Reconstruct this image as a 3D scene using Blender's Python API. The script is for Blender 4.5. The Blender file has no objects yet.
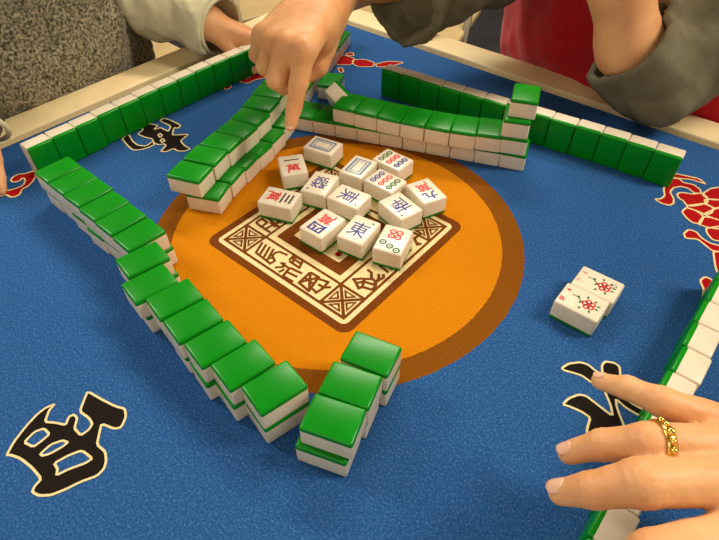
import bpy, bmesh, math, random
import numpy as np
from mathutils import Vector, Matrix, noise
from mathutils.geometry import tessellate_polygon
random.seed(7)
SC = bpy.context.scene
COL = SC.collection
U = .345                 # one table unit in metres
TZ = .75                 # height of the playing surface
def W(x, y, z=0.): return Vector((x*U, y*U, TZ+z*U))

# ------------------------------------------------------------------ camera, world, lamps, exposure
cam_d = bpy.data.cameras.new('camera'); cam = bpy.data.objects.new('camera', cam_d); COL.objects.link(cam)
cam_d.sensor_width = 36; cam_d.lens = 546.18/719*36; cam_d.clip_start = .01
cam.location = (0.26717, -0.28144, 1.09500)
cam.rotation_mode = 'QUATERNION'
cam.rotation_quaternion = Matrix(((0.76442, 0.64471, -0.00321), (-0.45862, 0.54725, 0.70013), (0.45314, -0.53372, 0.71400))).transposed().to_quaternion()
SC.camera = cam
wd = bpy.data.worlds.new('world'); SC.world = wd; wd.use_nodes = True
wd.node_tree.nodes['Background'].inputs[0].default_value = (1.0, .93, .80, 1)
wd.node_tree.nodes['Background'].inputs[1].default_value = .72
SC.view_settings.view_transform = 'Standard'; SC.view_settings.look = 'None'
SC.view_settings.exposure = 0.12; SC.view_settings.gamma = 1
LAMPS = [  # x, y, z, length, width, yaw, watts, colour
    (1.35, .95, 2.35, 1.2, .35, math.radians(30), 47, (1, .90, .73)),
    (-.75, 1.35, 2.45, 1.2, .3, math.radians(30), 46, (1, .90, .73)),
    (.1, -1.5, 2.45, 1.2, .3, math.radians(30), 9, (1, .91, .76)),
    (-1.9, -.6, 2.45, 1.2, .3, math.radians(30), 42, (1, .94, .84)),
]
lamp_objs = []
for (x, y, z, a, b, yaw, pw, c) in LAMPS:
    ld = bpy.data.lights.new('lamp_light', 'AREA'); ld.shape = 'RECTANGLE'; ld.size = a; ld.size_y = b
    ld.energy = pw; ld.color = c
    lo = bpy.data.objects.new('lamp_light', ld); COL.objects.link(lo)
    lamp_objs.append(lo)

# ------------------------------------------------------------------ helpers
def lin(c):
    return tuple(((v/255)/12.92 if v/255 <= .04045 else ((v/255+.055)/1.055)**2.4) for v in c)+(1,)
def mat(name, rgb, rough=.5, rgb2=None, scale=40, bump=0, bscale=200, spec=.5, sss=0, metal=0, coat=0, detail=4, lo=.35, hi=.65, sheen=0):
    m = bpy.data.materials.new(name); m.use_nodes = True; nt = m.node_tree; n = nt.nodes; L = nt.links
    p = n['Principled BSDF']; p.inputs['Roughness'].default_value = rough
    p.inputs['Specular IOR Level'].default_value = spec; p.inputs['Metallic'].default_value = metal
    p.inputs['Base Color'].default_value = lin(rgb)
    if coat: p.inputs['Coat Weight'].default_value = coat; p.inputs['Coat Roughness'].default_value = .12
    if sheen: p.inputs['Sheen Weight'].default_value = sheen
    if sss:
        p.inputs['Subsurface Weight'].default_value = sss; p.inputs['Subsurface Radius'].default_value = (.6, .25, .12); p.inputs['Subsurface Scale'].default_value = .006
    tc = n.new('ShaderNodeTexCoord')
    if rgb2:
        nz = n.new('ShaderNodeTexNoise'); nz.inputs['Scale'].default_value = scale; nz.inputs['Detail'].default_value = detail
        cr = n.new('ShaderNodeValToRGB'); cr.color_ramp.elements[0].position = lo; cr.color_ramp.elements[1].position = hi
        cr.color_ramp.elements[0].color = lin(rgb); cr.color_ramp.elements[1].color = lin(rgb2)
        L.new(tc.outputs['Object'], nz.inputs['Vector']); L.new(nz.outputs[0], cr.inputs[0]); L.new(cr.outputs[0], p.inputs['Base Color'])
    if bump:
        nb = n.new('ShaderNodeTexNoise'); nb.inputs['Scale'].default_value = bscale; nb.inputs['Detail'].default_value = 3
        bp = n.new('ShaderNodeBump'); bp.inputs['Strength'].default_value = bump; bp.inputs['Distance'].default_value = .001
        L.new(tc.outputs['Object'], nb.inputs['Vector']); L.new(nb.outputs[0], bp.inputs['Height']); L.new(bp.outputs[0], p.inputs['Normal'])
    return m
M = dict(
 white=mat('tile_ivory', (226, 213, 190), .28, (219, 205, 181), 60, spec=.5, sss=.12),
 green=mat('tile_green', (0, 132, 14), .28, (0, 124, 12), 30, spec=.28),
 rim=mat('pale_wood', (236, 216, 168), .45, (222, 198, 148), 9, spec=.4, bump=.1, bscale=120),
 black=mat('black_print', (22, 16, 14), .95, (34, 26, 20), 900, spec=.1, bump=.4, bscale=900),
 cream=mat('cream_print', (232, 212, 160), .95, (214, 190, 136), 700, spec=.1, bump=.4, bscale=900),
 red=mat('red_print', (172, 16, 18), .95, (150, 10, 14), 700, spec=.1, bump=.4, bscale=900),
 brown=mat('brown_print', (118, 62, 14), .95, (98, 48, 8), 700, spec=.1, bump=.4, bscale=900),
 skin=mat('skin', (224, 168, 116), .5, (210, 146, 94), 22, spec=.4, sss=.25, bump=.35, bscale=260),
 nail=mat('fingernail', (238, 190, 160), .25, (228, 172, 142), 60, spec=.5, sss=.2),
 knit=mat('grey_knit', (62, 58, 44), .95, (176, 164, 132), 300, spec=.1, bump=1, bscale=350, detail=3, lo=.36, hi=.68, sheen=.3),
 pale=mat('pale_cotton', (222, 214, 180), .85, (206, 196, 160), 30, spec=.15, bump=.25, bscale=600),
 taupe=mat('taupe_cloth', (108, 98, 76), .9, (84, 74, 56), 45, spec=.15, bump=.3, bscale=500),
 shirt=mat('olive_grey_cotton', (112, 106, 84), .9, (98, 92, 72), 25, spec=.15, bump=.35, bscale=700),
 vest=mat('red_fleece', (188, 20, 30), .95, (170, 14, 24), 120, spec=.1, bump=.5, bscale=500, sheen=.3),
 navy=mat('navy_trousers', (22, 24, 36), .9, (16, 18, 28), 60, spec=.1, bump=.3, bscale=500),
 hair=mat('dark_hair', (30, 22, 18), .5, (52, 40, 32), 90, bump=.8, bscale=200),
 eye=mat('eye_white', (235, 230, 222), .2), iris=mat('iris', (40, 24, 14), .2), lip=mat('lips', (176, 92, 78), .4),
 gold=mat('gold', (232, 190, 96), .22, metal=1),
 floor=mat('floor_vinyl', (40, 42, 50), .5, (30, 32, 40), 6, spec=.3, bump=.1, bscale=60),
 wall=mat('painted_wall', (206, 192, 164), .9, (198, 184, 156), 4, bump=.1, bscale=150),
 chairw=mat('chair_beige', (172, 148, 106), .5, (160, 136, 96), 14, spec=.3),
 metal=mat('dark_metal', (52, 48, 44), .35, metal=.8), steel=mat('steel_leg', (150, 140, 118), .35, metal=.7),
 tissue=mat('tissue', (240, 226, 186), .9, bump=.3, bscale=300),
 pink=mat('red_engraving', (206, 34, 40), .5), blue=mat('blue_engraving', (26, 34, 120), .5), gink=mat('green_engraving', (16, 92, 40), .5),
 grey=mat('slate_engraving', (96, 118, 146), .5), ink=mat('black_engraving', (26, 24, 34), .5),
 shade=mat('lamp_housing', (220, 220, 214), .4),
)
def cloth_mat():
    m = bpy.data.materials.new('felt_mat'); m.use_nodes = True; nt = m.node_tree; n = nt.nodes; L = nt.links
    p = n['Principled BSDF']; p.inputs['Roughness'].default_value = .95; p.inputs['Specular IOR Level'].default_value = .08
    tc = n.new('ShaderNodeTexCoord')
    def ramp(stops, src):
        cr = n.new('ShaderNodeValToRGB'); e = cr.color_ramp.elements
        while len(e) < len(stops): e.new(.5)
        for i, (pos, c) in enumerate(stops): e[i].position = pos; e[i].color = lin(c)
        L.new(src, cr.inputs[0]); return cr.outputs[0]
    def nz(scale, det=4, rough=.6):
        t = n.new('ShaderNodeTexNoise'); t.inputs['Scale'].default_value = scale; t.inputs['Detail'].default_value = det; t.inputs['Roughness'].default_value = rough
        L.new(tc.outputs['Object'], t.inputs['Vector']); return t.outputs[0]
    fine = nz(620, 3, .8)
    blue = ramp([(.28, (22, 66, 122)), (.52, (40, 86, 144)), (.74, (88, 130, 180))], fine)
    orange = ramp([(.25, (188, 112, 4)), (.75, (216, 134, 12))], fine)
    brown = ramp([(.25, (112, 62, 6)), (.75, (142, 84, 18))], fine)
    # distance from the centre, edge made ragged by the pile
    sep = n.new('ShaderNodeVectorMath'); sep.operation = 'MULTIPLY'; sep.inputs[1].default_value = (1, 1, 0); L.new(tc.outputs['Object'], sep.inputs[0])
    ln = n.new('ShaderNodeVectorMath'); ln.operation = 'LENGTH'; L.new(sep.outputs[0], ln.inputs[0])
    jag = nz(260, 2, .7)
    ad = n.new('ShaderNodeMath'); ad.operation = 'MULTIPLY_ADD'; ad.inputs[1].default_value = .003; L.new(jag, ad.inputs[0]); L.new(ln.outputs['Value'], ad.inputs[2])
    def less(v):
        t = n.new('ShaderNodeMath'); t.operation = 'LESS_THAN'; t.inputs[1].default_value = v+.0015; L.new(ad.outputs[0], t.inputs[0]); return t.outputs[0]
    def mix(f, a, b):
        x = n.new('ShaderNodeMix'); x.data_type = 'RGBA'; L.new(f, x.inputs[0]); L.new(a, x.inputs[6]); L.new(b, x.inputs[7]); return x.outputs[2]
    big = mix(less(.505*U), blue, brown); big = mix(less(.447*U), big, orange)
    L.new(big, p.inputs['Base Color'])
    bp = n.new('ShaderNodeBump'); bp.inputs['Strength'].default_value = .8; bp.inputs['Distance'].default_value = .0012
    L.new(nz(700, 3, .8), bp.inputs['Height']); L.new(bp.outputs[0], p.inputs['Normal'])
    return m
M['felt'] = cloth_mat()

def link(name, me, m, parent=None, smooth=True):
    o = bpy.data.objects.new(name, me); COL.objects.link(o)
    if m is not None and not me.materials: me.materials.append(m)
    if parent is not None: o.parent = parent
    if smooth: me.polygons.foreach_set('use_smooth', [True]*len(me.polygons))
    return o
def tag(o, label=None, cat=None, group=None, kind=None):
    for k, v in (('label', label), ('category', cat), ('group', group), ('kind', kind)):
        if v: o[k] = v
    return o
def empty(name, loc, rz=0):
    o = bpy.data.objects.new(name, None); COL.objects.link(o); o.location = loc; o.rotation_euler = (0, 0, rz); o.empty_display_size = .02
    return o
def pydata(name, v, f):
    me = bpy.data.meshes.new(name); me.from_pydata([tuple(q) for q in v], [], f); me.update(); return me
def box_mesh(name, boxes, bev=.003, seg=2):
    """boxes: list of (cx,cy,cz,sx,sy,sz[,rz]) joined into one bevelled mesh"""
    bm = bmesh.new()
    for b in boxes:
        r = bmesh.ops.create_cube(bm, size=1)
        T = Matrix.Translation(b[:3]) @ Matrix.Rotation(b[6] if len(b) > 6 else 0, 4, 'Z') @ Matrix.Diagonal((b[3], b[4], b[5], 1))
        bmesh.ops.transform(bm, matrix=T, verts=r['verts'])
    if bev: bmesh.ops.bevel(bm, geom=bm.edges[:], offset=bev, segments=seg, affect='EDGES', profile=.6)
    me = bpy.data.meshes.new(name); bm.to_mesh(me); bm.free(); return me
def tube_mesh(name, pts, r, n=12):
    """swept tube with capped ends; r number or list"""
    P = [Vector(p) for p in pts]; R = r if isinstance(r, (list, tuple)) else [r]*len(P)
    v = []; f = []; up = Vector((0, 0, 1)); last = None
    for i, p in enumerate(P):
        t = (P[min(i+1, len(P)-1)]-P[max(i-1, 0)]).normalized()
        a = (last - t*last.dot(t)).normalized() if last is not None else t.cross(up if abs(t.z) < .9 else Vector((1, 0, 0))).normalized()
        last = a; b = t.cross(a)
        for k in range(n):
            g = 2*math.pi*k/n; v.append(p+(a*math.cos(g)+b*math.sin(g))*R[i])
    for i in range(len(P)-1):
        for k in range(n): f.append((i*n+k, i*n+(k+1) % n, (i+1)*n+(k+1) % n, (i+1)*n+k))
    f.append(tuple(range(n-1, -1, -1))); f.append(tuple((len(P)-1)*n+k for k in range(n)))
    return pydata(name, v, f)

# ------------------------------------------------------------------ structure: floor, walls
fl = link('floor', box_mesh('floor', [(0, .5, -.05, 7, 7, .1)], 0), M['floor'], smooth=False); tag(fl, kind='structure')
for nm, b in (('wall_back', (0, 4.05, 1.4, 7.2, .1, 2.9)), ('wall_left', (-3.55, .5, 1.4, .1, 7.2, 2.9))):
    tag(link(nm, box_mesh(nm, [b], 0), M['wall'], smooth=False), kind='structure')
tag(link('baseboard_back', box_mesh('bb', [(0, 3.99, .06, 7, .02, .12)], .003), M['rim']), kind='structure')
tag(link('ceiling', box_mesh('ceiling', [(0, .5, 2.85, 7.2, 7.2, .1)], 0), M['wall'], smooth=False), kind='structure')
for i, ((x, y, z, a, b, yaw, pw, c), lo) in enumerate(zip(LAMPS, lamp_objs)):
    t = empty('ceiling_light', (x, y, z), yaw)
    tag(t, ['long ceiling light panel above the right rear corner of the room', 'long ceiling light panel above the gap behind the table', 'long ceiling light panel behind the camera', 'long ceiling light panel behind the grey sweater'][i], 'ceiling light', 'ceiling light panels')
    link('housing', box_mesh('housing', [(0, 0, .05, a+.06, b+.06, .08)], .006), M['shade'], t)
    link('suspension_rod', tube_mesh('rod', [(-a*.4, 0, .08), (-a*.4, 0, 2.8-z)], .005), M['metal'], t)
    link('suspension_rod', tube_mesh('rod', [(a*.4, 0, .08), (a*.4, 0, 2.8-z)], .005), M['metal'], t)
    lo.parent = t; lo.location = (0, 0, -.002)

# ------------------------------------------------------------------ the mahjong table
DL, DR, WR = 1.133, 1.111, .140
tb = empty('mahjong_table', (0, 0, 0)); tag(tb, 'square mahjong table with pale wooden rim and blue printed felt mat', 'table')
xo0, xo1, yo0, yo1 = -(DL+WR)*U, (DL+WR)*U, -(DR+WR)*U, (DR+WR)*U
xi0, xi1, yi0, yi1 = -DL*U, DL*U, -DR*U, DR*U
w = WR*U
link('tabletop', box_mesh('top', [(0, 0, TZ-.022, xo1-xo0-.004, yo1-yo0-.004, .036)], .003), M['rim'], tb)
RH = .005
for (cx, cy, sx, sy) in ((xi0-w/2-.001, 0, w-.002, yo1-yo0), (xi1+w/2+.001, 0, w-.002, yo1-yo0), (0, yi0-w/2-.001, xi1-xi0, w-.002), (0, yi1+w/2+.001, xi1-xi0, w-.002)):
    r = link('rim', box_mesh('rim', [(cx, cy, TZ-.02+RH/2, sx, sy, .04+RH)], .003, 3), M['rim'], tb)
for sx in (-1, 1):
    for sy in (-1, 1):
        link('leg', tube_mesh('leg', [(sx*(xo1-.05), sy*(yo1-.05), TZ-.03), (sx*(xo1-.05), sy*(yo1-.05), 0)], .016), M['metal'], tb)
link('apron', box_mesh('apron', [(0, s*(yo1-.07), TZ-.065, xo1*2-.14, .018, .05) for s in (-1, 1)]+[(s*(xo1-.07), 0, TZ-.065, .018, yo1*2-.14, .05) for s in (-1, 1)], .002), M['chairw'], tb)
mt = link('felt_mat', box_mesh('felt', [(0, 0, -.002, (xi1-xi0)-.006, (yi1-yi0)-.006, .004)], .0008), M['felt'], tb)
mt.location = (0, 0, TZ); tag(mt, 'blue felt mat with an orange disc and printed characters')

# printed decoration: thin pile layers on the mat, one mesh per motif
class Print:
    def __init__(s): s.v = []; s.f = []; s.m = []; s.mats = []
    def slot(s, k):
        if k not in s.mats: s.mats.append(k)
        return s.mats.index(k)
    def fill(s, outer, holes=(), k='black', z=.0002):
        polys = [[Vector((x*U, y*U, 0)) for x, y in q] for q in [outer]+list(holes)]
        flat = [q for pl in polys for q in pl]; b = len(s.v); s.v += [(q.x, q.y, z) for q in flat]
        for t in tessellate_polygon(polys):
            a, c, d = [flat[i] for i in t]
            t = tuple(t) if (c-a).cross(d-a).z > 0 else tuple(reversed(t))
            s.f.append(tuple(i+b for i in t)); s.m.append(s.slot(k))
    def line(s, pts, wd, k='cream', z=.0004, closed=False):
        P = [Vector((x, y)) for x, y in pts]; n = len(P); b = len(s.v)
        for i in range(n):
            p0 = P[(i-1) % n] if (closed or i > 0) else None; p1 = P[(i+1) % n] if (closed or i < n-1) else None
            d0 = (P[i]-p0).normalized() if p0 is not None else None; d1 = (p1-P[i]).normalized() if p1 is not None else None
            d0 = d0 or d1; d1 = d1 or d0
            n0 = Vector((-d0.y, d0.x)); n1 = Vector((-d1.y, d1.x)); m = n0+n1
            m = m.normalized() if m.length > 1e-4 else n1
            h = wd/2/max(.55, m.dot(n1))
            for sg in (1, -1): q = P[i]+m*h*sg; s.v.append((q.x*U, q.y*U, z))
        for i in range(n if closed else n-1):
            j = (i+1) % n; s.f.append((b+2*i, b+2*i+1, b+2*j+1, b+2*j)); s.m.append(s.slot(k))
    def build(s, name, parent):
        me = pydata(name, s.v, s.f)
        for k in s.mats: me.materials.append(M[k])
        me.polygons.foreach_set('material_index', s.m)
        return link(name, me, None, parent, False)
def smooth(pts, it=2):
    for _ in range(it):
        q = []
        for i in range(len(pts)):
            a, b = pts[i], pts[(i+1) % len(pts)]
            q += [(a[0]*.84+b[0]*.16, a[1]*.84+b[1]*.16), (a[0]*.16+b[0]*.84, a[1]*.16+b[1]*.84)]
        pts = q
    return pts
def motif(name, polys, fillk, outl='cream', wd=.0048):
    pr = Print()
    for i, (o, hs) in enumerate(polys):
        if outl == 'cream' and fillk == 'red' and len(polys) > 6:
            cx = sum(p[0] for p in o)/len(o); cy = sum(p[1] for p in o)/len(o); o = [(cx+(p[0]-cx)*1.14, cy+(p[1]-cy)*1.14) for p in o]
        o = smooth(o, 1); hs = [smooth(h, 1) for h in hs]
        pr.fill(o, hs, fillk, .0002+.00003*i)
        for q in [o]+hs: pr.line(q, wd, outl, .0004+.00003*i, True)
    return pr.build(name, mt)
motif('printed_character', [([(-0.0588, -0.8875), (-0.0744, -0.8663), (-0.0883, -0.8359), (-0.0978, -0.8068), (-0.0985, -0.7866), (-0.0922, -0.7707), (-0.0876, -0.7858), (-0.0693, -0.8045), (-0.0517, -0.7918), (-0.0308, -0.7809), (-0.0429, -0.7675), (-0.0398, -0.7581), (-0.0272, -0.7577), (-0.0106, -0.7738), (0.0132, -0.7735), (0.0141, -0.7564), (0.0079, -0.7450), (-0.0092, -0.7425), (-0.0371, -0.7468), (-0.0555, -0.7257), (-0.0676, -0.7105), (-0.0277, -0.7023), (0.0089, -0.6929), (0.0282, -0.6836), (0.0462, -0.6926), (0.0593, -0.7118), (0.0517, -0.7228), (0.0222, -0.7330), (0.0368, -0.7471), (0.0554, -0.7635), (0.0804, -0.7612), (0.0988, -0.7702), (0.1097, -0.7819), (0.1118, -0.7977), (0.0986, -0.8232), (0.0896, -0.8505), (0.0793, -0.8720), (0.0639, -0.8861), (0.0480, -0.8911), (0.0409, -0.8831), (0.0374, -0.8678), (0.0034, -0.8683), (-0.0314, -0.8736), (-0.0519, -0.8817)], [[(-0.0587, -0.8531), (-0.0644, -0.8289), (-0.0574, -0.8132), (-0.0367, -0.8121), (-0.0349, -0.8299), (-0.0354, -0.8461)], [(-0.0114, -0.8445), (-0.0140, -0.8219), (-0.0048, -0.8027), (0.0075, -0.7974), (0.0078, -0.8098), (0.0023, -0.8330), (-0.0044, -0.8435)], [(0.0268, -0.8368), (0.0337, -0.8097), (0.0438, -0.7889), (0.0742, -0.7848), (0.0725, -0.7983), (0.0593, -0.8242), (0.0523, -0.8460), (0.0426, -0.8384)]])], 'black', 'cream', 0.0048)
motif('printed_character', [([(-0.8725, -0.1083), (-0.8771, -0.0786), (-0.8303, -0.0950), (-0.7930, -0.0983), (-0.7691, -0.0832), (-0.7759, -0.0516), (-0.7551, -0.0598), (-0.7564, -0.0871), (-0.7660, -0.1094), (-0.7820, -0.1247), (-0.8201, -0.1209)], []),
 ([(-0.8542, -0.0595), (-0.8609, -0.0340), (-0.8817, -0.0198), (-0.8785, 0.0075), (-0.8477, 0.0193), (-0.8353, -0.0074), (-0.8293, 0.0165), (-0.7988, 0.0177), (-0.7882, 0.0193), (-0.8098, 0.0455), (-0.8692, 0.0413), (-0.8746, 0.0621), (-0.8333, 0.0690), (-0.7865, 0.0703), (-0.7788, 0.0523), (-0.7937, 0.0462), (-0.7590, 0.0128), (-0.7397, 0.0309), (-0.7194, 0.0530), (-0.7086, 0.0086), (-0.6705, -0.0009), (-0.6430, 0.0009), (-0.6465, -0.0191), (-0.6653, -0.0349), (-0.6863, -0.0333), (-0.6906, -0.0607), (-0.7066, -0.0712), (-0.7213, -0.0384), (-0.7365, -0.0384), (-0.7436, -0.0522), (-0.7653, -0.0556), (-0.7911, -0.0444), (-0.8133, -0.0528)], [[(-0.7999, -0.0070), (-0.7822, -0.0096), (-0.7776, -0.0230), (-0.7956, -0.0187)], [(-0.7659, -0.0213), (-0.7485, -0.0238), (-0.7454, -0.0360), (-0.7620, -0.0331)]])], 'black', 'cream', 0.0048)
motif('printed_character', [([(0.6702, -0.0148), (0.6762, 0.0054), (0.6944, 0.0257), (0.7093, 0.0306), (0.7281, 0.0263), (0.7457, 0.0238), (0.7539, -0.0031), (0.7364, -0.0082), (0.7116, -0.0048), (0.6909, -0.0114), (0.6765, -0.0170)], []),
 ([(0.7336, 0.0485), (0.7359, 0.0631), (0.7524, 0.0719), (0.7649, 0.0697), (0.7784, 0.0415), (0.7990, -0.0002), (0.8203, -0.0028), (0.8475, -0.0022), (0.8423, -0.0207), (0.8149, -0.0208), (0.7902, -0.0136), (0.7985, -0.0302), (0.8135, -0.0484), (0.8268, -0.0629), (0.8492, -0.0937), (0.8275, -0.1278), (0.7965, -0.1460), (0.7783, -0.1288), (0.7729, -0.1166), (0.7678, -0.0889), (0.7488, -0.0874), (0.7251, -0.0918), (0.7117, -0.0964), (0.7144, -0.0759), (0.7268, -0.0530), (0.7402, -0.0464), (0.7680, -0.0513), (0.8009, -0.0568), (0.7878, -0.0346), (0.7657, -0.0120), (0.7473, 0.0202)], [])], 'black', 'cream', 0.0048)
motif('printed_cloud', [([(-0.8782, -0.5437), (-0.8929, -0.5238), (-0.8953, -0.5094), (-0.8904, -0.4983), (-0.8803, -0.4874), (-0.8739, -0.4679), (-0.8728, -0.4501), (-0.8867, -0.4350), (-0.9042, -0.4297), (-0.9113, -0.4332), (-0.9035, -0.4441), (-0.9067, -0.4541), (-0.9135, -0.4623), (-0.9291, -0.4605), (-0.9399, -0.4472), (-0.9391, -0.4288), (-0.9251, -0.4145), (-0.9238, -0.4033), (-0.9206, -0.3929), (-0.9058, -0.3933), (-0.8834, -0.4049), (-0.8684, -0.4221), (-0.8571, -0.4418), (-0.8566, -0.4581), (-0.8511, -0.4654), (-0.8369, -0.4770), (-0.8366, -0.4929), (-0.8467, -0.5014), (-0.8614, -0.5021), (-0.8708, -0.5076), (-0.8721, -0.5203)], [])], 'red', 'cream', 0.0052)
motif('printed_cloud', [([(0.6131, 0.8672), (0.6236, 0.8760), (0.6535, 0.8860), (0.6806, 0.8937), (0.7009, 0.8798), (0.6885, 0.8782), (0.6633, 0.8756), (0.6442, 0.8633), (0.6215, 0.8518)], []),
 ([(0.6175, 0.8044), (0.6202, 0.8358), (0.6393, 0.8481), (0.6526, 0.8373), (0.6758, 0.8458), (0.6946, 0.8366), (0.7043, 0.8201), (0.6905, 0.8085), (0.6709, 0.8203), (0.6529, 0.8159), (0.6407, 0.7986), (0.6395, 0.7729), (0.6560, 0.7521), (0.6630, 0.7308), (0.6570, 0.7157), (0.6395, 0.7111), (0.6195, 0.7181), (0.6307, 0.7275), (0.6349, 0.7482), (0.6232, 0.7733)], []),
 ([(0.6616, 0.7740), (0.6678, 0.7895), (0.6930, 0.8002), (0.7064, 0.8183), (0.7230, 0.8150), (0.7335, 0.7897), (0.7219, 0.7666), (0.7063, 0.7469), (0.6948, 0.7440), (0.6848, 0.7558), (0.6706, 0.7609)], []),
 ([(0.7190, 0.8289), (0.7276, 0.8642), (0.7440, 0.8850), (0.7664, 0.8931), (0.7891, 0.8771), (0.7793, 0.8449), (0.7445, 0.8158), (0.7255, 0.8171)], []),
 ([(0.7311, 0.7979), (0.7452, 0.8131), (0.7611, 0.8230), (0.7921, 0.8421), (0.7944, 0.8107), (0.7716, 0.7851), (0.7609, 0.7794), (0.7416, 0.7831)], []),
 ([(0.7005, 0.7355), (0.7136, 0.7531), (0.7317, 0.7749), (0.7555, 0.7716), (0.7578, 0.7476), (0.7480, 0.7297), (0.7289, 0.7331), (0.7087, 0.7292)], []),
 ([(0.6985, 0.6980), (0.7014, 0.7231), (0.7216, 0.7270), (0.7462, 0.7155), (0.7480, 0.6794), (0.7323, 0.6724), (0.7141, 0.6823)], []),
 ([(0.7504, 0.7317), (0.7605, 0.7595), (0.7716, 0.7851), (0.8014, 0.8067), (0.8089, 0.7553), (0.7867, 0.7304), (0.7630, 0.7295)], []),
 ([(0.7518, 0.6764), (0.7525, 0.7144), (0.7707, 0.7233), (0.7881, 0.7254), (0.8140, 0.7471), (0.8209, 0.7099), (0.7977, 0.6905), (0.7719, 0.6780)], [])], 'red', 'cream', 0.0052)
motif('printed_cloud', [([(0.7295, 0.6054), (0.7344, 0.6334), (0.7529, 0.6369), (0.7738, 0.6189), (0.7984, 0.6126), (0.8192, 0.6186), (0.8365, 0.6369), (0.8468, 0.6119), (0.8246, 0.5933), (0.8100, 0.5848), (0.7880, 0.5963), (0.7655, 0.6081), (0.7400, 0.5907)], []),
 ([(0.8124, 0.5831), (0.8246, 0.5933), (0.8424, 0.6008), (0.8530, 0.5346), (0.8523, 0.4931), (0.8340, 0.5257)], []),
 ([(0.8181, 0.4510), (0.8241, 0.4728), (0.8379, 0.4742), (0.8481, 0.4629), (0.8464, 0.4385), (0.8462, 0.4032), (0.8452, 0.3775), (0.8351, 0.4258)], []),
 ([(0.7694, 0.6667), (0.7847, 0.6877), (0.8049, 0.7127), (0.8199, 0.6851), (0.8232, 0.6449), (0.8128, 0.6362), (0.7970, 0.6307), (0.7790, 0.6469)], [])], 'red', 'cream', 0.0052)
motif('printed_cloud', [([(-0.8791, 0.3382), (-0.8876, 0.3701), (-0.8687, 0.3702), (-0.8604, 0.3409)], []),
 ([(-0.8851, 0.4120), (-0.8711, 0.4642), (-0.8921, 0.5163), (-0.8652, 0.5387), (-0.8220, 0.5051), (-0.8404, 0.4627), (-0.8397, 0.4232)], [])], 'red', 'cream', 0.004)
motif('printed_cloud', [([(-0.7070, 0.7659), (-0.7363, 0.8138), (-0.7137, 0.8511), (-0.6617, 0.8545), (-0.6362, 0.8012), (-0.6714, 0.7719), (-0.6831, 0.7622)], []),
 ([(-0.6637, 0.8377), (-0.6254, 0.8756), (-0.5734, 0.8769), (-0.5586, 0.8425), (-0.6013, 0.8070), (-0.6337, 0.8091)], []),
 ([(-0.5649, 0.8664), (-0.5441, 0.9222), (-0.4820, 0.9589), (-0.5070, 0.8912), (-0.5402, 0.8519)], []),
 ([(-0.6614, 0.7454), (-0.6474, 0.7570), (-0.6189, 0.7352), (-0.6246, 0.7192)], []),
 ([(-0.7247, 0.8637), (-0.7084, 0.8930), (-0.6817, 0.8715), (-0.7026, 0.8542)], [])], 'red', 'cream', 0.004)
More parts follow.
